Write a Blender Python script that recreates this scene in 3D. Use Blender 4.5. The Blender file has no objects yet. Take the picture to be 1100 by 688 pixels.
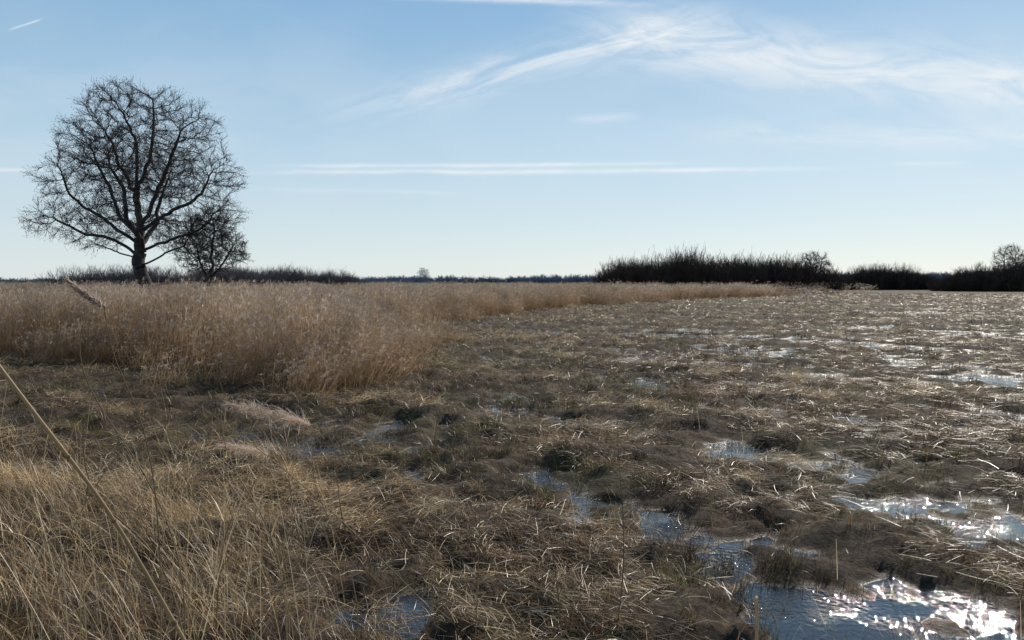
import bpy, math, numpy as np
from mathutils import Vector
R = np.random.default_rng(7)
SC = bpy.context.scene
H = 2.2
SUN_AZ, SUN_EL = math.radians(34), math.radians(31)

# ------------------------------------------------------------------ noise
_tabs = {}
def vn(x, y, seed=0):
    if seed not in _tabs:
        _tabs[seed] = np.random.default_rng(1000 + seed).random((256, 256))
    T = _tabs[seed]
    xi = np.floor(x).astype(np.int64); yi = np.floor(y).astype(np.int64)
    fx = x - xi; fy = y - yi
    fx = fx * fx * (3 - 2 * fx); fy = fy * fy * (3 - 2 * fy)
    a = T[xi & 255, yi & 255]; b = T[(xi + 1) & 255, yi & 255]
    c = T[xi & 255, (yi + 1) & 255]; d = T[(xi + 1) & 255, (yi + 1) & 255]
    return (a * (1 - fx) + b * fx) * (1 - fy) + (c * (1 - fx) + d * fx) * fy
def fbm(x, y, seed=0, o=4):
    s = 0; a = 1; t = 0
    for i in range(o):
        s = s + a * vn(x * 2**i + 17.3 * i, y * 2**i + 5.1 * i, seed + i); t += a; a *= 0.5
    return s / t
def sstep(a, b, x):
    t = np.clip((x - a) / (b - a), 0, 1); return t * t * (3 - 2 * t)

# ------------------------------------------------------------------ terrain
PUD = [(-.25,10,.7,.45),(.55,9.8,.5,.35),(1.2,8.05,.9,.35),(2.7,9.3,1.0,.45),(3.7,8.36,1.3,.35),(6.9,10.65,1.1,.35),
       (-.8,6.1,.5,.3),(-.27,5.4,.6,.22),(2.2,4.96,.9,.2),(3.9,6.8,1.1,.35),(4.4,6.2,.7,.35),(-4.1,8.6,.5,.3),(-5.3,9.9,.6,.3),
       (9.1,21,2.2,.6),(23.8,35.6,5,1.5),(12.6,19,2.2,.7),(8,23.6,1.6,.5),(10.2,19,1.2,.4),(.5,5.2,.5,.2),(9.3,33,2.2,.8),
       (1.2,4.3,.6,.25),(16,27,3,.7),(6.2,14,1.1,.35),(19,33,3,.8),(5.2,8.0,.8,.35),(33,52,6,1.5),(26,44,6,1.2),(.6,12.5,.6,.3),(2.2,13.5,.7,.3),
       (-2.6,6.6,.45,.22),(-3.3,12.0,.6,.25),(8.5,13.0,1.3,.35),(10.5,16,1.4,.4),(-1.6,7.6,.4,.22),(-2.2,9.2,.4,.2),(-1.1,8.4,.4,.2)]
_rp = np.random.default_rng(21)
for _ in range(120):
    yy_ = _rp.uniform(4.4, 36); xx_ = _rp.uniform(-.36, .75) * yy_
    PUD.append((xx_, yy_, _rp.uniform(.2, .55) * (1 + yy_ * .03), _rp.uniform(.10, .22) * (1 + yy_ * .03)))
BED = [(-60,44),(-14.7,21.5),(-10.5,19.6),(-7.5,17.0),(-4.9,14.2),(-3.7,13.2),(-3.0,14.4),(-2.9,18),(-3.8,26),(-4.6,37),(-1.6,47),(4,62),
       (15,79),(52,125),(64,137),(62,175),(-100,280),(-260,260),(-260,120)]
def sdpoly(x, y, P):   # signed distance, positive inside
    r = np.zeros(x.shape, bool); D = np.full(x.shape, 1e9); n = len(P)
    for i in range(n):
        x1, y1 = P[i]; x2, y2 = P[(i + 1) % n]
        if y1 != y2:
            r ^= ((y1 > y) != (y2 > y)) & (x < (x2 - x1) * (y - y1) / (y2 - y1) + x1)
        ex, ey = x2 - x1, y2 - y1
        t = np.clip(((x - x1) * ex + (y - y1) * ey) / (ex * ex + ey * ey), 0, 1)
        D = np.minimum(D, np.hypot(x - x1 - t * ex, y - y1 - t * ey))
    return np.where(r, D, -D)
def bedd(x, y):
    j = 1.0 + 0.02 * np.abs(y)
    return sdpoly(x + (fbm(x / 1.7, y / 1.7, 40, 3) - .5) * 2.4 * j, y + (fbm(x / 1.7, y / 1.7, 50, 3) - .5) * 2.4 * j, BED)
def rowcoord(x, y):
    w = (fbm(x / 9, y / 9, 60, 2) - .5) * 3.0
    return x * .62 + y * .78 + w, x * .78 - y * .62
def height(x, y, bd=None):
    r = np.hypot(x, y)
    s, t = rowcoord(x, y)
    h = 0.068 + 0.13 * (vn(s / 0.85, t / 4.5, 3) - .5) + 0.32 * (fbm(x / .34, y / .34, 5, 4) - .5) + 0.12 * (fbm(x / 1.6, y / 1.2, 11, 2) - .5) + .05 * (fbm(x / 6, y / 6, 14, 2) - .5)
    h = h + 0.035 * sstep(-1.5, -7, x) * sstep(30, 12, y) + 0.14 * sstep(-1.8, -3.8, x) * sstep(7.0, 4.5, y)
    h = h - 0.020 * sstep(-1.5, 3, x) * sstep(75, 20, y)
    for (a, b, c, d) in PUD:
        dt = (x - a) * .97 + (y - b) * -.2; ds = (x - a) * .2 + (y - b) * .97
        h = h - 0.052 * np.exp(-np.minimum((dt / c)**2 + (ds / d)**2, 30))
    h = h + 0.4 * sstep(3.2, 1.0, r)
    far = sstep(60, 160, r)
    h = h * (1 - far) + 0.09 * far
    if bd is None: bd = bedd(x, y)
    return np.where(bd > -.3, np.maximum(h, .03), h)

# ------------------------------------------------------------------ materials
def newmat(name):
    m = bpy.data.materials.new(name); m.use_nodes = True
    m.node_tree.nodes.clear(); return m, m.node_tree.nodes, m.node_tree.links
def veg_mat(name, transl=0.35, rough=0.45, spec=0.4, vlo=1., vhi=1., val=1.0):
    m, N, L = newmat(name)
    out = N.new('ShaderNodeOutputMaterial')
    at = N.new('ShaderNodeAttribute'); at.attribute_name = 'Col'
    oi = N.new('ShaderNodeObjectInfo')
    mr = N.new('ShaderNodeMapRange'); mr.inputs[3].default_value = vlo * val; mr.inputs[4].default_value = vhi * val
    L.new(oi.outputs['Random'], mr.inputs[0])
    geo = N.new('ShaderNodeNewGeometry')
    nz = N.new('ShaderNodeTexNoise'); nz.inputs['Scale'].default_value = .9; nz.inputs['Detail'].default_value = 4
    L.new(geo.outputs['Position'], nz.inputs['Vector'])
    mr2 = N.new('ShaderNodeMapRange'); mr2.inputs[1].default_value = .3; mr2.inputs[2].default_value = .7
    mr2.inputs[3].default_value = .6; mr2.inputs[4].default_value = 1.35
    L.new(nz.outputs['Fac'], mr2.inputs[0])
    mu = N.new('ShaderNodeMath'); mu.operation = 'MULTIPLY'
    L.new(mr.outputs[0], mu.inputs[0]); L.new(mr2.outputs[0], mu.inputs[1])
    hs = N.new('ShaderNodeHueSaturation'); L.new(at.outputs['Color'], hs.inputs['Color']); L.new(mu.outputs[0], hs.inputs['Value'])
    p = N.new('ShaderNodeBsdfPrincipled'); L.new(hs.outputs[0], p.inputs['Base Color'])
    p.inputs['Roughness'].default_value = rough; p.inputs['Specular IOR Level'].default_value = spec
    tr = N.new('ShaderNodeBsdfTranslucent'); L.new(hs.outputs[0], tr.inputs['Color'])
    mx = N.new('ShaderNodeMixShader'); mx.inputs[0].default_value = transl
    L.new(p.outputs[0], mx.inputs[1]); L.new(tr.outputs[0], mx.inputs[2]); L.new(mx.outputs[0], out.inputs[0])
    return m
M_STRAW = veg_mat('dry_straw', .34, .38, .34, val=1.20)
M_REED = veg_mat('reed', .42, .5, .25, .8, 1.2, 1.0)
M_PLUME = veg_mat('reed_plume', .6, .6, .2)

def bark_mat(name, c1, c2):
    m, N, L = newmat(name)
    out = N.new('ShaderNodeOutputMaterial'); p = N.new('ShaderNodeBsdfPrincipled')
    tc = N.new('ShaderNodeTexCoord'); nz = N.new('ShaderNodeTexNoise'); nz.inputs['Scale'].default_value = 3; nz.inputs['Detail'].default_value = 6
    L.new(tc.outputs['Object'], nz.inputs['Vector'])
    cr = N.new('ShaderNodeValToRGB'); cr.color_ramp.elements[0].position = .35; cr.color_ramp.elements[1].position = .7
    cr.color_ramp.elements[0].color = (*c1, 1); cr.color_ramp.elements[1].color = (*c2, 1)
    L.new(nz.outputs['Fac'], cr.inputs[0]); L.new(cr.outputs[0], p.inputs['Base Color'])
    bp = N.new('ShaderNodeBump'); bp.inputs['Strength'].default_value = .5; bp.inputs['Distance'].default_value = .05
    L.new(nz.outputs['Fac'], bp.inputs['Height']); L.new(bp.outputs[0], p.inputs['Normal'])
    p.inputs['Roughness'].default_value = .85; p.inputs['Specular IOR Level'].default_value = .2
    L.new(p.outputs[0], out.inputs[0]); return m
M_BARK = bark_mat('alder_bark', (.035, .03, .03), (.085, .072, .068))
M_WILLOW = bark_mat('willow_bark', (.052, .038, .03), (.105, .076, .056))
M_FAR_HAZE = bark_mat('distant_woodland_haze_tint', (.13, .18, .24), (.19, .24, .30))  # aerial haze painted into the base colour: blue-grey instead of bark brown
M_MIDF = bark_mat('hedge_bark', (.085, .077, .082), (.14, .125, .125))

# ------------------------------------------------------------------ mesh builder
class B:
    def __init__(s): s.V = []; s.F = []; s.C = []; s.n = 0
    def add(s, V, F, C):
        s.V.append(V.reshape(-1, 3).astype(np.float32)); s.F.append((F.reshape(-1, 4) + s.n).astype(np.int32)); s.C.append(C.reshape(-1, 3).astype(np.float32)); s.n += V.reshape(-1, 3).shape[0]
    def ribbon(s, p0, az, t0, t1, Ln, w0, w1, c0, c1, seg=3, side=None, daz=None):
        n = len(az); k = seg + 1
        P = np.zeros((n, k, 3)); P[:, 0] = p0
        for i in range(seg):
            t = t0 + (t1 - t0) * ((i + .5) / seg)
            a = az if daz is None else az + daz * (i / seg)
            d = np.stack([np.sin(t) * np.cos(a), np.sin(t) * np.sin(a), np.cos(t)], 1)
            P[:, i + 1] = P[:, i] + d * (Ln / seg)[:, None]
        sa = az + np.pi / 2 if side is None else side
        S = np.stack([np.cos(sa), np.sin(sa), (R.random(n) - .5) * 1.6], 1)
        S /= np.linalg.norm(S, axis=1)[:, None]
        u = np.linspace(0, 1, k)
        W = w0[:, None] * (1 - u) + w1[:, None] * u
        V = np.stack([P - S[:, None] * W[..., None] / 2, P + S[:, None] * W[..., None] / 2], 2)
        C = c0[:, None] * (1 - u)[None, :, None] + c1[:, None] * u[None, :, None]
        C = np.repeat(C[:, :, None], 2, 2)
        base = np.arange(n)[:, None] * k * 2 + np.arange(seg)[None] * 2
        F = np.stack([base, base + 1, base + 3, base + 2], -1)
        s.add(V, F, C)
        return P
    def mesh(s, name, mat):
        V = np.concatenate(s.V); F = np.concatenate(s.F); C = np.concatenate(s.C)
        me = bpy.data.meshes.new(name)
        me.vertices.add(len(V)); me.vertices.foreach_set('co', V.astype(np.float32).ravel())
        me.loops.add(F.size); me.loops.foreach_set('vertex_index', F.astype(np.int32).ravel())
        me.polygons.add(len(F)); me.polygons.foreach_set('loop_start', np.arange(0, F.size, 4, dtype=np.int32))
        me.update(calc_edges=True)
        a = me.color_attributes.new('Col', 'FLOAT_COLOR', 'POINT')
        a.data.foreach_set('color', np.concatenate([np.clip(C, 0, 1), np.ones((len(C), 1), np.float32)], 1).astype(np.float32).ravel())
        me.materials.append(mat)
        return me
def U(a, b, n): return R.uniform(a, b, n)
def pal(cols, n, j=.25):
    c = np.array(cols)[R.integers(0, len(cols), n)]
    return c * U(1 - j, 1 + j, n)[:, None]
def disc(n, r):
    a = U(0, 2 * np.pi, n); q = r * np.sqrt(R.random(n)); return np.stack([q * np.cos(a), q * np.sin(a), np.zeros(n)], 1)

STRAW = [(.42,.30,.165),(.34,.235,.12),(.62,.49,.31),(.22,.14,.072),(.14,.086,.043)]
BROWN = [(.125,.075,.038),(.08,.047,.024),(.18,.112,.058),(.05,.031,.017),(.28,.185,.10)]
GREEN = [(.085,.10,.022),(.13,.14,.034),(.065,.075,.018),(.15,.13,.045),(.22,.165,.08)]
GOLD = [(.46,.32,.165),(.37,.25,.125),(.62,.48,.29),(.25,.16,.075),(.17,.107,.05)]

def src_collection(name, meshes):
    c = bpy.data.collections.new(name)
    for i, me in enumerate(meshes):
        o = bpy.data.objects.new('%s_%02d' % (name, i), me); c.objects.link(o)
    return c
def instancer(name, coll, pos, rot, scl, idx):
    me = bpy.data.meshes.new(name); n = len(pos)
    me.vertices.add(n); me.vertices.foreach_set('co', pos.astype(np.float32).ravel())
    a = me.attributes.new('rot', 'FLOAT_VECTOR', 'POINT'); a.data.foreach_set('vector', rot.astype(np.float32).ravel())
    a = me.attributes.new('scl', 'FLOAT_VECTOR', 'POINT'); a.data.foreach_set('vector', scl.astype(np.float32).ravel())
    a = me.attributes.new('idx', 'INT', 'POINT'); a.data.foreach_set('value', idx.astype(np.int32))
    o = bpy.data.objects.new(name, me); SC.collection.objects.link(o)
    g = bpy.data.node_groups.new(name + '_scatter', 'GeometryNodeTree')
    g.interface.new_socket('Geometry', in_out='INPUT', socket_type='NodeSocketGeometry')
    g.interface.new_socket('Geometry', in_out='OUTPUT', socket_type='NodeSocketGeometry')
    N, L = g.nodes, g.links
    gi = N.new('NodeGroupInput'); go = N.new('NodeGroupOutput')
    ci = N.new('GeometryNodeCollectionInfo'); ci.inputs['Collection'].default_value = coll
    ci.inputs['Separate Children'].default_value = True; ci.inputs['Reset Children'].default_value = True
    ip = N.new('GeometryNodeInstanceOnPoints'); ip.inputs['Pick Instance'].default_value = True
    def na(nm, t):
        x = N.new('GeometryNodeInputNamedAttribute'); x.data_type = t; x.inputs['Name'].default_value = nm; return x.outputs[0]
    e = N.new('FunctionNodeEulerToRotation')
    L.new(na('rot', 'FLOAT_VECTOR'), e.inputs[0])
    L.new(gi.outputs[0], ip.inputs['Points']); L.new(ci.outputs[0], ip.inputs['Instance'])
    L.new(na('idx', 'INT'), ip.inputs['Instance Index']); L.new(e.outputs[0], ip.inputs['Rotation'])
    L.new(na('scl', 'FLOAT_VECTOR'), ip.inputs['Scale']); L.new(ip.outputs[0], go.inputs[0])
    md = o.modifiers.new('scatter', 'NODES'); md.node_group = g
    return o

# ------------------------------------------------------------------ ground sheet
t = np.linspace(-7.4, 7.4, 1060); gx = 4.5 * np.sinh(t)
t = np.linspace(-3.2, 7.1, 960); gy = 5.0 * np.sinh(t) + 5.0
X, Y = np.meshgrid(gx, gy); Z = height(X, Y)
nx, ny = len(gx), len(gy)
me = bpy.data.meshes.new('ground')
V = np.stack([X, Y, Z], -1).reshape(-1, 3)
i, j = np.meshgrid(np.arange(nx - 1), np.arange(ny - 1)); q = (j * nx + i).ravel()
F = np.stack([q, q + 1, q + nx + 1, q + nx], 1)
me.vertices.add(len(V)); me.vertices.foreach_set('co', V.astype(np.float32).ravel())
me.loops.add(F.size); me.loops.foreach_set('vertex_index', F.astype(np.int32).ravel())
me.polygons.add(len(F)); me.polygons.foreach_set('loop_start', np.arange(0, F.size, 4, dtype=np.int32))
me.polygons.foreach_set('use_smooth', np.ones(len(F), bool))
me.update(calc_edges=True)
m, N, L = newmat('marsh_soil')
out = N.new('ShaderNodeOutputMaterial'); p = N.new('ShaderNodeBsdfPrincipled'); geo = N.new('ShaderNodeNewGeometry')
mp = N.new('ShaderNodeMapping'); mp.vector_type = 'POINT'
mp.inputs['Rotation'].default_value = (0, 0, math.radians(38)); mp.inputs['Scale'].default_value = (.22, 1.0, 1)
L.new(geo.outputs['Position'], mp.inputs['Vector'])
n1 = N.new('ShaderNodeTexNoise'); n1.inputs['Scale'].default_value = .9; n1.inputs['Detail'].default_value = 9; n1.inputs['Roughness'].default_value = .68
L.new(mp.outputs[0], n1.inputs['Vector'])
n2 = N.new('ShaderNodeTexNoise'); n2.inputs['Scale'].default_value = 14; n2.inputs['Detail'].default_value = 8; n2.inputs['Roughness'].default_value = .7
L.new(geo.outputs['Position'], n2.inputs['Vector'])
n3 = N.new('ShaderNodeTexNoise'); n3.inputs['Scale'].default_value = .35; n3.inputs['Detail'].default_value = 6
L.new(geo.outputs['Position'], n3.inputs['Vector'])
mixn = N.new('ShaderNodeMath'); mixn.operation = 'MULTIPLY_ADD'; mixn.inputs[1].default_value = .5
L.new(n2.outputs['Fac'], mixn.inputs[0])
ml = N.new('ShaderNodeMath'); ml.operation = 'MULTIPLY'; ml.inputs[1].default_value = .5; L.new(n1.outputs['Fac'], ml.inputs[0]); L.new(ml.outputs[0], mixn.inputs[2])
cr = N.new('ShaderNodeValToRGB'); E = cr.color_ramp.elements
E[0].position = .38; E[0].color = (.016, .011, .007, 1); E[1].position = .68; E[1].color = (.28, .195, .115, 1)
e = E.new(.48); e.color = (.045, .030, .018, 1); e = E.new(.57); e.color = (.115, .078, .045, 1)
L.new(mixn.outputs[0], cr.inputs[0])
gr = N.new('ShaderNodeMapRange'); gr.inputs[1].default_value = .50; gr.inputs[2].default_value = .64; gr.inputs[4].default_value = .5
L.new(n3.outputs['Fac'], gr.inputs[0])
mx = N.new('ShaderNodeMix'); mx.data_type = 'RGBA'; L.new(gr.outputs[0], mx.inputs[0]); L.new(cr.outputs[0], mx.inputs[6]); mx.inputs[7].default_value = (.06, .064, .02, 1)
L.new(mx.outputs[2], p.inputs['Base Color'])
p.inputs['Specular IOR Level'].default_value = .25
sp = N.new('ShaderNodeSeparateXYZ'); L.new(geo.outputs['Position'], sp.inputs[0])
rr = N.new('ShaderNodeMapRange'); rr.inputs[1].default_value = 0; rr.inputs[2].default_value = .03; rr.inputs[3].default_value = .4; rr.inputs[4].default_value = .95
L.new(sp.outputs[2], rr.inputs[0]); L.new(rr.outputs[0], p.inputs['Roughness'])
bp = N.new('ShaderNodeBump'); bp.inputs['Strength'].default_value = .9; bp.inputs['Distance'].default_value = .06
L.new(n2.outputs['Fac'], bp.inputs['Height']); L.new(bp.outputs[0], p.inputs['Normal'])
L.new(p.outputs[0], out.inputs[0]); me.materials.append(m)
o = bpy.data.objects.new('ground', me); SC.collection.objects.link(o)

# water
me = bpy.data.meshes.new('marsh_water')
me.from_pydata([(-70, -5, 0), (110, -5, 0), (110, 130, 0), (-70, 130, 0)], [], [(0, 1, 2, 3)])
m, N, L = newmat('marsh_water')
out = N.new('ShaderNodeOutputMaterial'); p = N.new('ShaderNodeBsdfPrincipled'); geo = N.new('ShaderNodeNewGeometry')
p.inputs['Base Color'].default_value = (.012, .010, .007, 1); p.inputs['Roughness'].default_value = .02; p.inputs['IOR'].default_value = 1.9
nz = N.new('ShaderNodeTexNoise'); nz.inputs['Scale'].default_value = 22; nz.inputs['Detail'].default_value = 2; nz.inputs['Roughness'].default_value = .5
L.new(geo.outputs['Position'], nz.inputs['Vector'])
nm = N.new('ShaderNodeTexNoise'); nm.inputs['Scale'].default_value = 1.9; nm.inputs['Detail'].default_value = 3; L.new(geo.outputs['Position'], nm.inputs['Vector'])
rp_ = N.new('ShaderNodeMapRange'); rp_.inputs[1].default_value = .44; rp_.inputs[2].default_value = .62; rp_.inputs[3].default_value = .10; rp_.inputs[4].default_value = 1.0
L.new(nm.outputs['Fac'], rp_.inputs[0])
bp = N.new('ShaderNodeBump'); L.new(rp_.outputs[0], bp.inputs['Strength']); bp.inputs['Distance'].default_value = .028
L.new(nz.outputs['Fac'], bp.inputs['Height']); L.new(bp.outputs[0], p.inputs['Normal']); L.new(p.outputs[0], out.inputs[0])
me.materials.append(m)
o = bpy.data.objects.new('marsh_water', me); SC.collection.objects.link(o)

# ------------------------------------------------------------------ field vegetation (real blades)
def sector(r0, r1, dens, half=46):
    a = math.radians(half); n = int(dens * a * (r1**2 - r0**2))
    r = np.sqrt(U(r0**2, r1**2, n)); th = U(-a, a, n)
    return r * np.sin(th), r * np.cos(th)
ROWAZ = math.atan2(-.62, .78)
fb = B(); tot_b = 0
for (r0, r1, dens, kk, sc, hs) in [(1.5, 9, 80, 25, .85, .9), (9, 18, 42, 20, 1.12, .95), (18, 34, 19, 16, 1.5, 1.0), (34, 66, 7.5, 14, 2.3, 1.05), (66, 150, 2.0, 12, 4.2, 1.15)]:
    cx, cy = sector(r0, r1, dens); bd = bedd(cx, cy); k = bd < .3; cx = cx[k]; cy = cy[k]; bd = bd[k]; n = len(cx)
    cz = height(cx, cy, bd); s, tt = rowcoord(cx, cy)
    row = vn(s / .85, tt / 4.5, 3) * .6 + fbm(cx / 1.3, cy / 1.3, 70, 3) * .4
    patch = fbm(cx / .9 + 31, cy / .6, 95, 3)
    g = fbm(cx / 2.2, cy / 2.2, 80, 3); q = R.random(n)
    nl = sstep(-.2, -2.6, cx + (cy - 5) * .5) * sstep(10, 6, cy)
    T = np.where(q < .36, 1, 2)
    T = np.where((row > .49) & (q < .66), 0, T)
    T = np.where((g > .52) & (row < .62) & (R.random(n) < .6), 3, T)
    hay = (fbm(cx / 1.6 + 9, cy / .8, 90, 2) > .58) & (R.random(n) < .65)
    T = np.where(hay & (cy > 3.5), 5, T)
    T = np.where(R.random(n) < nl * .5, 4, T)
    pr = (sstep(-.05, .015, cz) * .90 + .10) * np.where(row < .40, .6, 1) * (.25 + .75 * sstep(.40, .54, patch))
    k = R.random(n) < pr
    cx, cy, cz, T, row = cx[k], cy[k], cz[k], T[k], row[k]
    lum = U(.4, 1.4, len(cx)) * (.70 + .6 * sstep(.38, .62, row))
    caz = np.where(T == 0, ROWAZ + R.normal(0, .45, len(cx)), U(0, 6.28, len(cx)))
    spread = {0: .12, 1: .10, 2: .045, 3: .05, 4: .07, 5: .10}
    for ty in range(6):
        c = np.where(T == ty)[0]
        if not len(c): continue
        kx = {0: 1.1, 1: .8, 2: 1.1, 3: 1.2, 4: 1.0, 5: 1.5}[ty]
        c = np.repeat(c, max(2, int(kk * kx))); m = len(c); sp_ = spread[ty] * min(sc, 3.5)**.9
        x = cx[c] + R.normal(0, sp_, m); y = cy[c] + R.normal(0, sp_, m); z = height(x, y, np.full(m, -1.))
        kill = (z < -.005) & (R.random(m) < .62)
        c, x, y, z = c[~kill], x[~kill], y[~kill], np.maximum(z[~kill], -.03); m = len(c)
        wf = U(.0026, .0058, m) * sc**1.12
        lm = lum[c][:, None]; sg = 3 if r1 <= 9 else 2
        if ty == 0:
            col = pal(STRAW, m) * lm; z = z + U(0, .06, m)
            fb.ribbon(np.stack([x, y, z], 1), caz[c] + R.normal(0, .6, m) + np.pi * R.integers(0, 2, m), U(1.1, 1.6, m), U(1.4, 1.8, m), U(.06, .30, m) * hs * min(sc, 3)**.35, wf, wf * .6, col, col, sg, daz=R.normal(0, .3, m))
        elif ty == 1:
            col = pal(BROWN + STRAW[:2], m) * lm; t0 = np.abs(R.normal(0, .5, m))
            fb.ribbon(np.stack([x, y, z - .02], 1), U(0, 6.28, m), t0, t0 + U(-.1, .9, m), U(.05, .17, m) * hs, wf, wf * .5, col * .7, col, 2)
        elif ty == 2:
            col = pal(BROWN, m) * lm; t0 = np.abs(R.normal(.2, .3, m))
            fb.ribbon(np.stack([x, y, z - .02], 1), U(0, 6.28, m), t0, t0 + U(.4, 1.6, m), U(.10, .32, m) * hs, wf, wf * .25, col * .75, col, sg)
        elif ty == 3:
            col = pal(GREEN, m) * lm; t0 = np.abs(R.normal(.15, .3, m))
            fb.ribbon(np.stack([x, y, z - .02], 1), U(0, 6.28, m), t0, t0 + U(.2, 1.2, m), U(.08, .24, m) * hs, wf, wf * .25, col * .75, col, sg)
        elif ty == 4:
            col = pal(GOLD, m) * lm; t0 = np.abs(R.normal(.5, .4, m))
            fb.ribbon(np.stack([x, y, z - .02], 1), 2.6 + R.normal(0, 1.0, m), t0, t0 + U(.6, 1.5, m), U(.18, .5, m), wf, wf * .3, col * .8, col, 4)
        else:
            col = pal(STRAW[:4], m) * lm * 1.15; t0 = U(.8, 1.5, m)
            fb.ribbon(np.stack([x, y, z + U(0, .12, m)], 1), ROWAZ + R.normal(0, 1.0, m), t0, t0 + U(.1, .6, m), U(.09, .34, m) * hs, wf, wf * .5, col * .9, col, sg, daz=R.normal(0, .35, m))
        tot_b += m
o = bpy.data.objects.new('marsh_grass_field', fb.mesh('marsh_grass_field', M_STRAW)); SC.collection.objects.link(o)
print('blades', tot_b, fb.n)
del fb

# ------------------------------------------------------------------ reed bed
def plume(b, tip, az, size, pale):
    n = len(az); k = 6
    for i in range(k):
        off = -size * .55 * i / k
        p = tip.copy(); p[:, 2] += off * .9
        a = az + R.normal(0, .8, n)
        b.ribbon(p, a, U(.2, .7, n), U(1.2, 2.2, n), size * U(.45, .9, n), U(.009, .014, n), U(.003, .007, n), pale * .9, pale, 2)
def reedclump(n, r, hh):
    b = B(); p = disc(n, r); p[:, 2] = -.05
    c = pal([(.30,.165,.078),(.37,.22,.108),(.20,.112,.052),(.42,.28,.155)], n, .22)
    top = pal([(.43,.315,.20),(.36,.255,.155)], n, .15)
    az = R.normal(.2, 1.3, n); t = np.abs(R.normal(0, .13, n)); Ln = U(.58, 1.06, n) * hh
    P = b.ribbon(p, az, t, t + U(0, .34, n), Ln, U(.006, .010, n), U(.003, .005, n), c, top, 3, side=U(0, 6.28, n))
    for _ in range(3):
        f = U(.15, .95, n); i0 = np.minimum((f * 3).astype(int), 2); q = P[np.arange(n), i0] + (P[np.arange(n), i0 + 1] - P[np.arange(n), i0]) * (f * 3 - i0)[:, None]
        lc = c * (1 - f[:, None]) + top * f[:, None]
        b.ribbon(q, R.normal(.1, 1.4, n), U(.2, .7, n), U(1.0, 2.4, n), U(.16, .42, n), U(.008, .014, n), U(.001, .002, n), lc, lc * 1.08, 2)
    k = R.random(n) < .5
    plume(b, P[k, -1], R.normal(.1, .5, k.sum()), U(.12, .21, k.sum()), pal([(.54,.45,.36),(.42,.33,.245),(.62,.54,.45)], k.sum(), .12))
    m = n // 2; q = disc(m, r * 1.1); cc = pal(GOLD, m)
    b.ribbon(q, U(0, 6.28, m), U(.2, 1.0, m), U(.8, 1.8, m), U(.25, .8, m), U(.005, .01, m), U(.001, .003, m), cc * .8, cc * .9, 2)
    return b
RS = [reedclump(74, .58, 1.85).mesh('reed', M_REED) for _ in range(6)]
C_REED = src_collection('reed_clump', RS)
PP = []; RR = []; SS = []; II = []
for (r0, r1, dens, sc) in [(11, 30, 2.3, 1), (30, 60, .95, 1.35), (60, 120, .30, 2.0), (120, 290, .07, 3.2)]:
    x, y = sector(r0, r1, dens, 50); d = bedd(x, y)
    k = (d > 0) & (R.random(len(x)) < np.where(d < 2.5 * sc, .95, .6)) | ((d > -1.1) & (d < 0) & (R.random(len(x)) < .28))
    x = x[k]; y = y[k]; d = d[k]; n = len(x); z = height(x, y, d)
    hv = (.93 + .46 * (fbm(x / 1.8, y / 1.8, 33, 3) - .5) + .06 * sstep(14, 22, y)) * (.36 + .64 * sstep(-1.1, 1.9, d + R.normal(0, .45, n)))
    hv = hv * (1 - .18 * sstep(-5.0, -2.8, x) * sstep(24, 15, y))
    PP.append(np.stack([x, y, z], 1)); RR.append(np.stack([R.normal(0, .10, n), R.normal(0.03, .10, n), R.normal(0, .9, n)], 1))
    SS.append(np.stack([sc * U(.8, 1.2, n), sc * U(.8, 1.2, n), hv * U(.88, 1.1, n)], 1)); II.append(R.integers(0, 6, n))
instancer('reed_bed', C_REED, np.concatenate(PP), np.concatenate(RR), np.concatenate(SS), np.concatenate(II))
print('reeds', sum(map(len, II)))
# taller isolated stems that stand above the bed
b = B(); x, y = sector(13, 34, .35, 46); k = bedd(x, y) > .4; x = x[k]; y = y[k]; n = len(x)
c = pal([(.22,.14,.07),(.30,.20,.11)], n); t0 = np.abs(R.normal(.02, .06, n))
P = b.ribbon(np.stack([x, y, height(x, y)], 1), U(0, 6.28, n), t0, t0 + U(0, .15, n), U(1.7, 2.25, n), np.full(n, .011), np.full(n, .006), c, c, 4, side=U(0, 6.28, n))
kk_ = R.random(n) < .6
plume(b, P[kk_, -1], R.normal(.1, .5, kk_.sum()), U(.16, .26, kk_.sum()), pal([(.50,.40,.31),(.60,.50,.41)], kk_.sum(), .12))
o = bpy.data.objects.new('tall_reed_stems', b.mesh('tallreeds', M_REED)); SC.collection.objects.link(o)

# ------------------------------------------------------------------ bare trees (space colonisation)
def tubes(P0, P1, r0, r1, sides):
    d = P1 - P0; d = d / np.maximum(np.linalg.norm(d, axis=1), 1e-6)[:, None]
    ref = np.where(np.abs(d[:, [1]]) > .9, np.array([[1., 0, 0]]), np.array([[0, 1., 0]]))
    a = np.cross(d, ref); a /= np.maximum(np.linalg.norm(a, axis=1), 1e-6)[:, None]; c = np.cross(d, a)
    th = np.arange(sides) / sides * 2 * np.pi
    ring = a[:, None] * np.cos(th)[None, :, None] + c[:, None] * np.sin(th)[None, :, None]
    V = np.stack([P0[:, None] + ring * r0[:, None, None], P1[:, None] + ring * r1[:, None, None]], 1)
    n = len(P0); k = np.arange(sides); k2 = (k + 1) % sides
    F = np.stack([k, k2, k2 + sides, k + sides], 1)[None] + (np.arange(n) * 2 * sides)[:, None, None]
    return V, F
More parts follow.
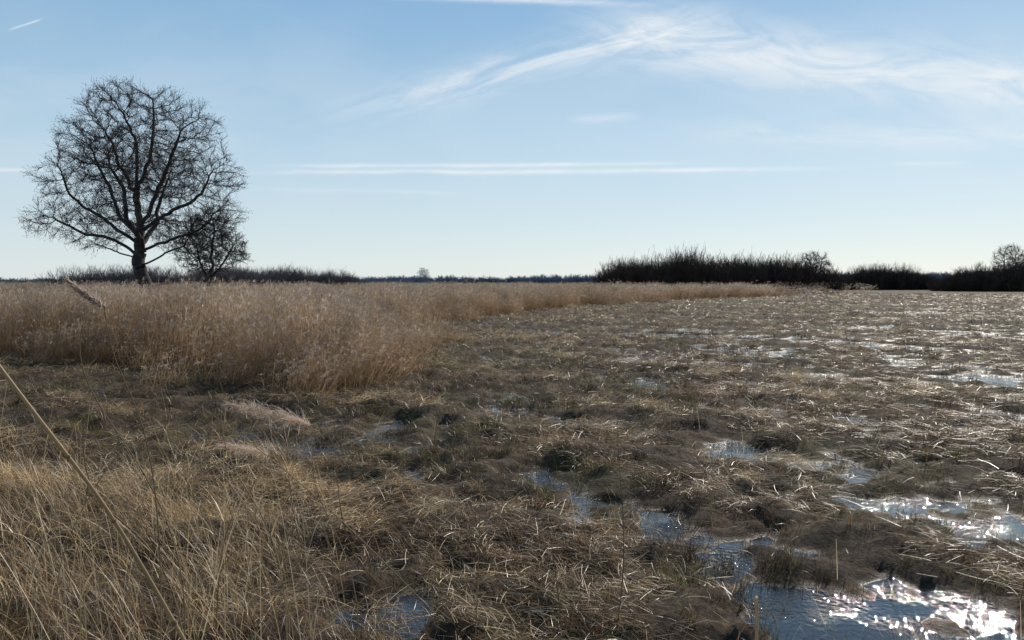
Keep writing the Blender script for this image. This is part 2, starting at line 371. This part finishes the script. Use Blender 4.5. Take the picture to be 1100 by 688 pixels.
def grow_tree(name, loc, limbs, lobes, natt, step, kill, infl, mat, base_r, tipr=.010, twigs=3, twl=.7, seed=1, pipe=2.1, up=.12, levels=2, cap=16000):
    rg = np.random.default_rng(seed)
    vol = np.array([l[3] * l[4] * l[5] for l in lobes]); pr = vol**.85; pr /= pr.sum()
    ch = rg.choice(len(lobes), natt, p=pr); Lb = np.array(lobes)[ch]
    v = rg.normal(size=(natt, 3)); v /= np.linalg.norm(v, axis=1)[:, None]; v *= rg.random(natt)[:, None]**.38
    A = Lb[:, :3] + v * Lb[:, 3:6]
    nodes = []; par = []
    for tp in limbs:
        tp = np.array(tp, float); last = -1
        if nodes: last = int(np.linalg.norm(np.array(nodes) - tp[0], axis=1).argmin()); tp[0] = nodes[last]
        u = np.linspace(0, 1, len(tp)); Ls = np.linalg.norm(np.diff(tp, axis=0), axis=1).sum(); m = max(3, int(Ls / step)); uu = np.linspace(0, 1, m)
        dg = min(len(tp) - 1, 3); P = np.stack([np.polyval(np.polyfit(u, tp[:, i], dg), uu) for i in range(3)], 1)
        P[0] = tp[0]
        P += np.stack([np.interp(uu, np.linspace(0, 1, 7), rg.normal(0, .16, 7)) for _ in range(3)], 1) * np.minimum(uu * 6, 1)[:, None] * min(1, Ls / 8)
        for q in range(0 if last < 0 else 1, m):
            nodes.append(P[q]); par.append(last if (last >= 0 and q == 1) or not par else len(nodes) - 2)
        if last < 0: par[0] = -1
    near = np.zeros(len(A), int); nd = np.full(len(A), 1e9)
    canmin = limbs[0][-1][2] * .42
    def upd(i0):
        for s0 in range(i0, len(nodes), 200):
            blk = np.array(nodes[s0:s0 + 200])
            D = np.linalg.norm(A[:, None] - blk[None], axis=2) + np.where(blk[None, :, 2] < canmin, 50, 0)
            a = D.argmin(1); dd = D[np.arange(len(A)), a]; k = dd < nd
            near[k] = a[k] + s0; nd[k] = dd[k]
    upd(0)
    for it in range(220):
        if len(A) == 0: break
        act = nd < infl
        if not act.any(): break
        vv = A[act] - np.array(nodes)[near[act]]; vv /= np.linalg.norm(vv, axis=1)[:, None]
        ids, inv = np.unique(near[act], return_inverse=True)
        acc = np.zeros((len(ids), 3)); np.add.at(acc, inv, vv)
        acc /= np.maximum(np.linalg.norm(acc, axis=1), 1e-6)[:, None]
        nn = np.array(nodes); pp = np.array(par)[ids]; pd = nn[ids] - nn[np.maximum(pp, 0)]; pl = np.linalg.norm(pd, axis=1); pd = pd / np.maximum(pl, 1e-6)[:, None]
        acc += pd * .35 + rg.normal(0, .12, acc.shape); acc[:, 2] += up
        acc /= np.linalg.norm(acc, axis=1)[:, None]
        i0 = len(nodes)
        for a, k in zip(acc, ids):
            nodes.append(nodes[k] + a * step); par.append(int(k))
        if len(nodes) > cap: break
        upd(i0)
        keep = nd > kill; A = A[keep]; near = near[keep]; nd = nd[keep]
    Nn = np.array(nodes); par = np.array(par); n = len(Nn)
    rad = np.zeros(n); acc = np.zeros(n)
    for k in np.arange(n)[::-1]:
        rad[k] = max(tipr, acc[k]**(1 / pipe)) if acc[k] > 0 else tipr
        if par[k] >= 0: acc[par[k]] += rad[k]**pipe
    rad = tipr + (rad - tipr) * (base_r - tipr) / max(rad[0] - tipr, 1e-6)
    for _ in range(2):
        M = Nn.copy(); k = par > 0; cnt = np.ones(n)
        np.add.at(M, par[k], Nn[k]); np.add.at(cnt, par[k], 1)
        M[k] += Nn[par[k]]; cnt[k] += 1; M /= cnt[:, None]; M[0] = Nn[0]; Nn = M
    b = B(); k = np.where(par >= 0)[0]
    rp = np.minimum(rad[par[k]], rad[k] * 1.25); rc = rad[k].copy()
    fl = lambda z: 1 + np.clip(1.0 - z / 1.3, 0, 1)**2 * .55
    isb = rad[k] > base_r * .6
    rp = np.where(isb, rp * fl(Nn[par[k], 2]), rp); rc = np.where(isb, rc * fl(Nn[k, 2]), rc)
    big = rad[k] > .045
    for sel, sd in ((big, 8), (~big, 4)):
        if sel.any():
            V, F = tubes(Nn[par[k[sel]]], Nn[k[sel]], rp[sel], rc[sel], sd); b.add(V, F, np.ones(V.shape))
    th = np.where(rad < tipr * 3.5)[0]; th = np.repeat(th, twigs)
    base = Nn[th]; dr = Nn[th] - Nn[np.maximum(par[th], 0)]; dr /= np.maximum(np.linalg.norm(dr, axis=1), 1e-6)[:, None]
    for lv in range(levels):
        m = len(base)
        d = dr + rg.normal(0, .42, (m, 3)); d[:, 2] += .15; d /= np.linalg.norm(d, axis=1)[:, None]
        ln = rg.uniform(.4, 1, m) * twl * (.6**lv)
        mid = base + d * (ln * .5)[:, None]; d2 = d + rg.normal(0, .2, (m, 3)); d2 /= np.linalg.norm(d2, axis=1)[:, None]
        end = mid + d2 * (ln * .5)[:, None]; w = tipr * (.75 if lv == 0 else .6)
        o1 = np.ones(m)
        V, F = tubes(base, mid, o1 * w, o1 * w * .85, 3); b.add(V, F, np.ones(V.shape))
        V, F = tubes(mid, end, o1 * w * .85, o1 * w * .5, 3); b.add(V, F, np.ones(V.shape))
        s_ = rg.random(m) < .25; e_ = end[s_]
        V, F = tubes(e_, e_ + np.array([0, 0, -.08]) + rg.normal(0, .02, e_.shape), np.full(len(e_), .018), np.full(len(e_), .012), 3); b.add(V, F, np.ones(V.shape))
        base = np.concatenate([mid, end]); dr = np.concatenate([d, d2])
    me = b.mesh(name, mat)
    o = bpy.data.objects.new(name, me); o.location = loc; SC.collection.objects.link(o)
    print(name, n, len(me.polygons)); return o

lob = [(-.9,0,15.0,3.8,3,2.7),(-4.2,.5,12.8,2.9,2.4,2.3),(3.6,-.5,13.4,3.2,2.6,2.5),(0,0,11,4.6,4.5,3),(5.3,.3,10.3,2.8,2.4,2.2),
       (-5.3,-.5,9.8,2.7,2.3,1.9),(-6.6,.2,6.9,2.7,2.2,1.5),(5.6,0,7.4,2.5,2.2,1.7),(-3.6,.6,5.8,2.6,2.2,1.3),(3.0,-.5,5.6,2.6,2.0,1.4),
       (0,4,11,3.2,2.4,2.6),(0,-4,11,3.2,2.4,2.6),(0,4.5,7,3,2.3,1.6),(.5,-4.5,7,3,2.3,1.6),(1.3,0,15.8,2.6,1.8,1.4),(2.6,0,9.3,2.2,2,2),(-2.8,0,8.4,2.2,2,1.6)]
limbs = [[(0,0,-.3),(.12,0,2),(-.15,.1,4.5),(-.05,0,7.0)],
         [(-.05,0,6.9),(-.35,.1,9),(-.2,.1,11.5),(-1.0,.2,15)],
         [(-.1,0,6.6),(1.0,-.2,8.6),(2.2,-.3,10.8),(3.6,-.5,13.4)],
         [(-.1,0,5.6),(-1.5,.3,7.2),(-2.8,.4,9.6),(-4.2,.5,12.8)],
         [(0,0,3.9),(-2.0,.2,5.2),(-4.4,.1,5.8),(-7.0,.1,7.2)],
         [(0,0,4.3),(1.6,.1,5.4),(3.6,.1,6.0),(5.8,0,7.6)],
         [(-.1,0,6.0),(1.7,.5,7.6),(3.6,.4,8.6),(5.3,.3,10.6)],
         [(-.1,0,5.0),(-2.0,-.5,6.6),(-3.9,-.5,7.9),(-5.5,-.5,10.1)],
         [(0,0,4.9),(.1,2.2,7.0),(0,3.8,10.5)],[(0,0,4.7),(.3,-2.2,6.7),(.1,-3.8,10.5)],
         [(0,0,3.3),(1.4,-.4,4.0),(2.8,-.6,4.5),(4.2,-.6,5.8)],
         [(0,0,3.6),(-1.4,.4,4.3),(-2.8,.6,4.6),(-4.2,.6,5.6)],
         [(-.3,0,9.6),(.7,.2,12),(1.3,0,16)],[(-.3,0,9.0),(-1.5,.2,11),(-2.6,0,14)]]
grow_tree('alder_tree', (-28.9, 58, 0), limbs, lob, 6900, .28, .49, 4.0, M_BARK, .50, .0135, 3, .8, 3, 2.0, .08, 2, 15000)
lob2 = [(0,0,5.6,1.9,1.8,2.0),(1.1,.2,5.0,1.7,1.5,1.5),(-1.0,0,4.6,1.6,1.5,1.5),(.4,0,7.0,1.3,1.2,.9),(2.0,0,4.2,1.0,1.0,.8),(0,0,3.6,1.8,1.6,1.0)]
grow_tree('young_alder_tree', (-23.3, 57, 0), [[(0,0,-.3),(.05,0,1.0),(.0,0,2.2),(.05,0,3.6)],[(0,0,3.0),(.3,0,4.6),(.4,0,6.8)],[(0,0,2.4),(-.6,.2,3.6),(-1.1,.2,5)],[(0,0,2.2),(.9,-.2,3.3),(1.8,0,4.6)]],
          lob2, 2600, .2, .25, 2.5, M_BARK, .15, .013, 3, .5, 5, 2.1, .1, 2, 6500)
lob3 = [(0,0,5.6,2.4,2.2,2.2),(0,0,4,2.6,2.4,1.2)]
def small_tree(name, x, y, h, seed, mat=M_MIDF):
    o = grow_tree(name, (x, y, 0), [[(0,0,-.3),(.05,0,1.5),(0,0,2.6),(.1,0,3.5)],[(0,0,2),(.8,0,4),(1,.3,6)],[(0,0,2.2),(-.8,0,4),(-1,-.3,6)]], lob3, 600, .30, .40, 3, mat, .14, .018, 3, .8, seed)
    o.scale = (h / 8,) * 3; return o
small_tree('bare_tree', 56.5, 138, 8.2, 11, M_MIDF)
small_tree('bare_tree', -30, 250, 7.0, 12, M_FAR_HAZE)
small_tree('bare_tree', 115.5, 172, 11.0, 13, M_MIDF)
small_tree('bare_tree', 121, 170, 10.6, 14, M_MIDF)

# ------------------------------------------------------------------ thickets
def bush(n, w):
    b = B(); p = disc(n, .30); az = np.arctan2(p[:, 1], p[:, 0]) + R.normal(0, .4, n)
    c = np.full((n, 3), .1); rr_ = np.hypot(p[:, 0], p[:, 1]) / .30; t = rr_ * .75
    Ln = U(.5, 1.0, n) * (1 - .22 * rr_)
    P = b.ribbon(p, az, t, t * .5, Ln, np.full(n, w * 1.4), np.full(n, w * .6), c, c, 4, side=U(0, 6.28, n))
    for _ in range(14):
        f = U(.0, .98, n); i0 = np.minimum((f * 4).astype(int), 3); q = P[np.arange(n), i0] + (P[np.arange(n), i0 + 1] - P[np.arange(n), i0]) * (f * 4 - i0)[:, None]
        a2 = az + R.normal(0, 1.4, n); l2 = U(.10, .26, n)
        Q = b.ribbon(q, a2, U(.2, 1.3, n), U(0, .9, n), l2, np.full(n, w * .8), np.full(n, w * .4), c, c, 2, side=U(0, 6.28, n))
        for _ in range(2):
            b.ribbon(Q[:, 1], a2 + R.normal(0, 1, n), U(.1, 1.2, n), U(0, .8, n), l2 * .6, np.full(n, w * .5), np.full(n, w * .3), c, c, 2, side=U(0, 6.28, n))
    return b
def thicket(name, mat, prof, depth, dens, width, w=.006, n=46, hr=(.62, 1.06)):
    coll = src_collection(name + '_bush', [bush(n, w).mesh(name + '_b', mat) for _ in range(3)])
    pr = np.array(prof); seg = np.hypot(np.diff(pr[:, 0]), np.diff(pr[:, 1])); cum = np.concatenate([[0], np.cumsum(seg)])
    m = max(3, int(cum[-1] * dens)); s = U(0, cum[-1], m)
    x = np.interp(s, cum, pr[:, 0]); y = np.interp(s, cum, pr[:, 1]) + U(-depth, depth, m); h = np.interp(s, cum, pr[:, 2]) * U(*hr, m)
    ws = np.minimum(width, h * 1.3) * U(.7, 1.1, m)
    return instancer(name, coll, np.stack([x, y, np.full(m, 0.)], 1), np.stack([np.zeros(m), np.zeros(m), U(0, 6.28, m)], 1), np.stack([ws, ws, h], 1), R.integers(0, 3, m))
thicket('willow_thicket', M_WILLOW, [(17.0,142,4.6),(19.5,140,7.0),(27,140,7.4),(30,140,8.6),(33.5,140,9.4),(37,140,8.6),(39,140,7.4),(43,140,7.9),(46,141,6.8),(53,141,7.9),(56,142,6.8),(61,142,4.6)], 4, 4.2, 6.5, .010, 60, (.5, 1.05))
thicket('willow_thicket', M_WILLOW, [(87,200,4.0),(91,198,6.2),(96,198,7.6),(101,198,7.0),(104,198,8.2),(112,200,4.6)], 3, 3.0, 7, .010, 60, (.5, 1.05))
thicket('willow_thicket', M_WILLOW, [(97,168,3.8),(102,168,6.0),(107,168,7.6),(110,168,6.4),(113,168,8.2),(125,168,9.0),(150,168,9.5)], 4, 3.0, 7, .010, 60, (.5, 1.05))
thicket('hedgerow', M_MIDF, [(-60,100,4.2),(-54,100,5.0),(-47,101,4.8),(-38,110,4.6),(-34,120,5.0),(-45,118,5.0),(-50,116,4.8)], 3, 3.4, 5, .008, 50)
thicket('hedgerow', M_MIDF, [(-56,128,5.0),(-44,128,5.4),(-34,130,5.0),(-29,131,4.4)], 3, 3.4, 6, .008, 50)
thicket('distant_tree_line', M_FAR_HAZE, [(-900,800,10),(-500,800,7),(-330,780,8),(-200,760,9.5),(-100,760,9),(0,780,10),(60,780,11),(140,780,10),(250,760,11),(330,760,13),(420,760,13),(520,740,14),(700,740,14),(1000,740,14)], 40, .9, 24, .03, 30)
thicket('distant_tree_line', M_FAR_HAZE, [(-140,380,5.0),(-110,380,5.6),(-90,380,4.6),(-72,380,4.2),(-40,390,4.0)], 10, .8, 10, .03, 30)
thicket('distant_tree_line', M_FAR_HAZE, [(120,420,5),(180,420,7),(220,420,8),(300,420,8)], 15, .6, 12, .03, 30)

# ------------------------------------------------------------------ foreground reed stalks
def W(px, py, D): return (D * (px - 550) / 794, D, H - D * (py - 303) / 794)
def stalk(name, pts, r0, r1, plume_len=0, pdir=(-1, 0, 0), col=(.36,.27,.16), leaves=0, droop=.2, hw=.0014):
    b = B(); pts = np.array(pts, float); n = 24
    u = np.linspace(0, 1, len(pts)); uu = np.linspace(0, 1, n)
    P = np.stack([np.polyval(np.polyfit(u, pts[:, i], min(len(pts) - 1, 3)), uu) for i in range(3)], 1)
    r = r0 + (r1 - r0) * uu
    V, F = tubes(P[:-1], P[1:], r[:-1], r[1:], 7); b.add(V, F, np.ones(V.shape) * np.array(col))
    for q in range(3, n, 5):
        V, F = tubes(P[q:q+1] - (P[q:q+1]-P[q-1:q]) * .06, P[q:q+1] + (P[q:q+1]-P[q-1:q]) * .06, r[q:q+1] * 1.35, r[q:q+1] * 1.35, 7); b.add(V, F, np.ones(V.shape) * np.array(col) * .6)
    for q in range(leaves):
        k = R.integers(6, n - 3); a = R.uniform(0, 6.28); c = pal(GOLD, 1)
        b.ribbon(P[k:k+1], np.array([a]), np.array([.4]), np.array([R.uniform(1.4, 2.3)]), np.array([R.uniform(.2, .4)]), np.array([.010]), np.array([.001]), c, c, 6)
    if plume_len:
        d = np.array(pdir, float); d /= np.linalg.norm(d)
        for m, ls, jit in ((200, .36, .28), (520, .20, .65)):
            f = U(0, 1, m); ax = P[-1] + d[None] * (f * plume_len)[:, None]
            ax[:, 2] -= f**2 * plume_len * droop; ax += R.normal(0, plume_len * .04, (m, 3)) * np.sin(np.pi * np.clip(f, .1, .95))[:, None]
            hd = d[None] + R.normal(0, jit, (m, 3)); hd[:, 2] -= droop * f * 1.5; hd /= np.linalg.norm(hd, axis=1)[:, None]
            a_ = np.arctan2(hd[:, 1], hd[:, 0]); t_ = np.arccos(np.clip(hd[:, 2], -1, 1))
            c = pal([(.74,.61,.49),(.64,.51,.40),(.82,.71,.60)], m, .12)
            b.ribbon(ax, a_, t_, t_ + U(0, .5, m), plume_len * ls * (1 - f * .45) * U(.5, 1, m), np.full(m, hw), np.full(m, hw * .4), c, c, 3)
    o = bpy.data.objects.new(name, b.mesh(name, M_PLUME if plume_len else M_REED)); SC.collection.objects.link(o)
stalk('reed_stalk', [(-.25,1.75,.3), W(185,688,1.7), W(95,530,1.6), W(-20,370,1.5)], .0052, .0038)
stalk('reed_stalk', [(-1.3,2.3,.3), W(190,640,2.3), W(125,470,2.3), W(88,350,2.2)], .0026, .0014)
stalk('reed_stalk', [(-1.0,1.9,.3), W(165,600,1.9), W(140,430,1.9), W(112,330,1.9)], .0020, .0012, .12, (-.8,.1,.5), droop=-.05, hw=.0024)
stalk('reed_stalk', [(-.5,4.6,.1), (-1.3,4.6,.9), (-2.0,4.6,1.45)], .004, .002)
stalk('reed_stalk', [(-.9,5.0,.1), W(365,560,5.0), W(358,490,5.0), W(332,458,5.0)], .004, .002, .62, (-1,.1,.32), droop=.10, hw=.0035)
stalk('reed_stalk', [(-1.6,5.6,.1), W(310,540,5.6), W(305,505,5.6), W(286,490,5.6)], .004, .002, .42, (-1,.2,.22), droop=.1, hw=.003)
stalk('reed_stalk', [(-2.6,4.2,.1), W(60,600,4.2), W(130,480,4.2)], .004, .002, leaves=3)
stalk('reed_stalk', [(-1.2,3.6,.1), W(300,640,3.6), W(255,540,3.6), W(225,500,3.6)], .004, .002, leaves=2)
stalk('reed_stalk', [(-1.6,3.9,.1), W(230,620,3.9), W(245,560,3.9)], .004, .003, leaves=2)
stalk('reed_stalk', [(-.9,2.6,.2), W(300,640,2.6), W(262,530,2.6), W(235,440,2.6)], .0030, .0016, leaves=2)
stalk('reed_stalk', [(-1.1,2.4,.2), W(180,650,2.4), W(120,560,2.4), W(85,470,2.4)], .0032, .0018, leaves=1)
stalk('reed_stalk', [(-.7,2.8,.2), W(380,660,2.8), W(350,560,2.8), W(335,480,2.8)], .0028, .0014)
stalk('reed_stalk', [(.62,4.4,.0), W(672,600,4.4), W(668,520,4.4), W(664,445,4.4)], .004, .0015)
stalk('reed_stalk', [(-.2,3.6,.0), W(512,640,3.6), W(516,520,3.6)], .004, .002)
stalk('reed_stalk', [(1.2,3.5,.0), W(819,690,3.6), W(818,648,3.6)], .009, .008)
stalk('reed_stalk', [(.3,4.4,.0), W(600,640,4.4), W(590,570,4.4)], .004, .002)
b = B(); n = 90
y = U(2.3, 5.2, n); x = U(-.76, -.22, n) * y; c = pal(GOLD[:3], n, .15); t0 = np.abs(R.normal(.12, .16, n))
P = b.ribbon(np.stack([x, y, height(x, y)], 1), R.normal(2.8, .9, n), t0, t0 + U(.05, .6, n), U(.55, 1.4, n), U(.004, .007, n), np.full(n, .002), c * .8, c, 8)
for _ in range(2):
    i0 = R.integers(2, 7, n); c2 = pal(GOLD, n)
    b.ribbon(P[np.arange(n), i0], U(0, 6.28, n), U(.3, .7, n), U(1.3, 2.5, n), U(.12, .34, n), U(.005, .009, n), np.full(n, .001), c2, c2, 5)
o = bpy.data.objects.new('dead_reed_stems', b.mesh('deadreeds', M_STRAW)); SC.collection.objects.link(o)
b = B(); n = 420
th = U(-.75, .75, n); r = U(3.2, 15, n); x = r * np.sin(th); y = r * np.cos(th); k = bedd(x, y) < 0; x = x[k]; y = y[k]; n = len(x)
c = pal(GOLD + BROWN, n); t0 = np.abs(R.normal(.15, .25, n))
b.ribbon(np.stack([x, y, height(x, y)], 1), U(0, 6.28, n), t0, t0 + U(0, .8, n), U(.2, .6, n), np.full(n, .005), np.full(n, .002), c, c, 5)
o = bpy.data.objects.new('loose_reed_stems', b.mesh('loose', M_STRAW)); SC.collection.objects.link(o)
b = B(); n = 5200
x = U(-5.4, -.3, n); y = U(2.2, 6.4, n); k = (x < -1.0 + R.normal(0, .55, n) - (y - 3.2) * .6); x = x[k]; y = y[k]; n = len(x)
c = pal(GOLD, n); t0 = np.abs(R.normal(.45, .35, n))
b.ribbon(np.stack([x, y, height(x, y)], 1), R.normal(2.6, 1.1, n), t0, t0 + U(.3, 1.5, n), U(.2, .7, n), np.full(n, .0046), np.full(n, .0012), c * .9, c, 5)
o = bpy.data.objects.new('dry_grass', b.mesh('drygrass', M_STRAW)); SC.collection.objects.link(o)

# ------------------------------------------------------------------ sky
w = bpy.data.worlds.new('World'); SC.world = w; w.use_nodes = True
N, L = w.node_tree.nodes, w.node_tree.links; N.clear()
out = N.new('ShaderNodeOutputWorld'); bg = N.new('ShaderNodeBackground'); bg.inputs[1].default_value = .085
sky = N.new('ShaderNodeTexSky'); sky.sky_type = 'NISHITA'; sky.sun_disc = False
sky.sun_elevation = SUN_EL; sky.sun_rotation = SUN_AZ; sky.air_density = 1.0; sky.dust_density = .3; sky.ozone_density = 1.5
tc = N.new('ShaderNodeTexCoord'); sx = N.new('ShaderNodeSeparateXYZ'); L.new(tc.outputs['Generated'], sx.inputs[0])
def mth(op, a, b=None, c=None, clamp=False):
    nd = N.new('ShaderNodeMath'); nd.operation = op; nd.use_clamp = clamp
    for i, v in enumerate((a, b, c)):
        if v is None: continue
        if isinstance(v, (int, float)): nd.inputs[i].default_value = v
        else: L.new(v, nd.inputs[i])
    return nd.outputs[0]
def mrange(v, a, b, c=0, d=1, smooth=True):
    nd = N.new('ShaderNodeMapRange'); nd.interpolation_type = 'SMOOTHSTEP' if smooth else 'LINEAR'
    L.new(v, nd.inputs[0])
    for i, q in zip((1, 2, 3, 4), (a, b, c, d)): nd.inputs[i].default_value = q
    return nd.outputs[0]
yy = mth('MAXIMUM', sx.outputs[1], .05)
u = mth('DIVIDE', sx.outputs[0], yy); v = mth('DIVIDE', sx.outputs[2], yy)
front = mrange(sx.outputs[1], .1, .3)
def noise(su, sv, rot, scale, det=6, rough=.6, dist=0, off=0):
    cx = N.new('ShaderNodeCombineXYZ'); L.new(u, cx.inputs[0]); L.new(v, cx.inputs[1]); cx.inputs[2].default_value = off
    r1 = N.new('ShaderNodeMapping'); r1.inputs['Rotation'].default_value = (0, 0, rot); L.new(cx.outputs[0], r1.inputs[0])
    m1 = N.new('ShaderNodeMapping'); m1.inputs['Scale'].default_value = (su, sv, 1); L.new(r1.outputs[0], m1.inputs[0])
    nz = N.new('ShaderNodeTexNoise'); nz.inputs['Scale'].default_value = scale; nz.inputs['Detail'].default_value = det
    nz.inputs['Roughness'].default_value = rough; nz.inputs['Distortion'].default_value = dist; L.new(m1.outputs[0], nz.inputs['Vector']); return nz.outputs['Fac']
def band(pts, wd):
    fc = N.new('ShaderNodeFloatCurve'); cv = fc.mapping.curves[0]
    P = [((a + .8) / 1.6, c / .5) for a, c in pts]
    cv.points[0].location = P[0]; cv.points[1].location = P[-1]
    for q in P[1:-1]: cv.points.new(*q)
    fc.mapping.update()
    L.new(mth('DIVIDE', mth('ADD', u, .8), 1.6, clamp=True), fc.inputs['Value'])
    vc = mth('MULTIPLY', fc.outputs[0], .5)
    d = mth('DIVIDE', mth('SUBTRACT', v, vc), wd)
    return mth('POWER', 2.718, mth('MULTIPLY', mth('MULTIPLY', d, d), -1))
el = sx.outputs[2]
gr = N.new('ShaderNodeValToRGB'); E = gr.color_ramp.elements
E[0].position = 0; E[0].color = (.77, .86, .89, 1); E[1].position = 1; E[1].color = (.04, .10, .26, 1)
for ps, cc in ((.07, (.67, .80, .875)), (.16, (.53, .715, .855)), (.26, (.385, .60, .80)), (.36, (.26, .49, .75)), (.6, (.09, .21, .41))):
    e = E.new(ps); e.color = (*cc, 1)
L.new(mth('MAXIMUM', el, 0), gr.inputs[0])
gs = N.new('ShaderNodeVectorMath'); gs.operation = 'SCALE'; L.new(gr.outputs[0], gs.inputs[0]); gs.inputs['Scale'].default_value = 1 / .085
base = N.new('ShaderNodeMix'); base.data_type = 'RGBA'; base.inputs[0].default_value = .78
L.new(sky.outputs[0], base.inputs[6]); L.new(gs.outputs[0], base.inputs[7])
nA = mrange(noise(3, 22, -.30, 2.0, 9, .62, .6), .36, .68)
nB = mrange(noise(3.5, 12, .12, 2.2, 9, .60, .8, 3), .30, .66)
nL = mrange(noise(2.0, 5, 0, 2.2, 4, .5, .3, 7), .32, .62)
bA = mth('MULTIPLY', band([(-.8,.16),(-.28,.215),(-.08,.26),(.06,.30),(.16,.325),(.3,.36),(.8,.44)], .024), mth('MULTIPLY', mrange(u, -.34, .0), mrange(u, .32, .16)))
bB = mth('MULTIPLY', band([(-.8,.3),(.05,.330),(.2,.320),(.35,.298),(.5,.280),(.69,.262),(.8,.255)], .040), mrange(u, .0, .25))
clA = mth('MULTIPLY', mth('MULTIPLY', bA, nA), .58)
clB = mth('MULTIPLY', bB, mth('ADD', mth('MULTIPLY', nB, .68), .08))
bC = mth('MULTIPLY', band([(-.8,.2),(0,.195),(.25,.20),(.5,.195),(.8,.2)], .018), mth('MULTIPLY', mrange(u, .15, .4), nB))
veil = mth('MULTIPLY', mth('MULTIPLY', nL, mrange(v, .42, .25)), mth('MULTIPLY', mrange(v, .05, .2), .12))
tot = mth('ADD', mth('ADD', clA, clB), mth('ADD', mth('MULTIPLY', bC, .35), veil))
for v0, sl, wd, a, c_, st in [(.158,.012,.0028,-.38,.30,.65),(.149,.010,.0032,-.42,.50,.7),(.152,.0,.0025,-.9,-.60,.6),(.118,-.02,.003,-.36,-.02,.22),
                              (.372,-.030,.004,-.22,.22,.6),(.560,.34,.0014,-.672,-.618,.6),(.214,.05,.005,.07,.18,.4),(.16,.0,.0025,.5,.62,.3),(.375,-.03,.003,-.1,.12,.3)]:
    ln = mth('SUBTRACT', v, mth('ADD', mth('MULTIPLY', u, sl), v0))
    wob = mth('MULTIPLY', mth('SUBTRACT', nL, .5), .004)
    d = mth('DIVIDE', mth('ADD', ln, wob), wd)
    g = mth('POWER', 2.718, mth('MULTIPLY', mth('MULTIPLY', d, d), -1))
    f = (c_ - a) * .3
    g = mth('MULTIPLY', g, mth('MULTIPLY', mrange(u, a, a + f), mrange(u, c_, c_ - f)))
    g = mth('MULTIPLY', g, mth('MULTIPLY', mth('ADD', mth('MULTIPLY', nA, .5), .5), st))
    tot = mth('ADD', tot, g)
tot = mth('MULTIPLY', tot, front, clamp=True)
mx = N.new('ShaderNodeMix'); mx.data_type = 'RGBA'; L.new(tot, mx.inputs[0]); L.new(base.outputs[2], mx.inputs[6]); mx.inputs[7].default_value = (10.4, 10.8, 11.0, 1)
L.new(mx.outputs[2], bg.inputs[0]); L.new(bg.outputs[0], out.inputs[0])

# ------------------------------------------------------------------ sun, camera
ld = bpy.data.lights.new('sun', 'SUN'); ld.energy = 5.0; ld.angle = math.radians(.53); ld.color = (1, .93, .83)
lo = bpy.data.objects.new('sun', ld); SC.collection.objects.link(lo)
sd = Vector((math.sin(SUN_AZ) * math.cos(SUN_EL), math.cos(SUN_AZ) * math.cos(SUN_EL), math.sin(SUN_EL)))
lo.rotation_euler = sd.to_track_quat('Z', 'Y').to_euler(); lo.location = (20, 30, 40)
cd = bpy.data.cameras.new('camera'); cd.lens = 26; cd.sensor_width = 36; cd.clip_start = .05; cd.clip_end = 8000
co = bpy.data.objects.new('camera', cd); SC.collection.objects.link(co)
co.location = (0, 0, H); co.rotation_euler = (math.radians(90 - 2.95), 0, 0); SC.camera = co
SC.view_settings.view_transform = 'Standard'; SC.view_settings.look = 'None'; SC.view_settings.exposure = 0
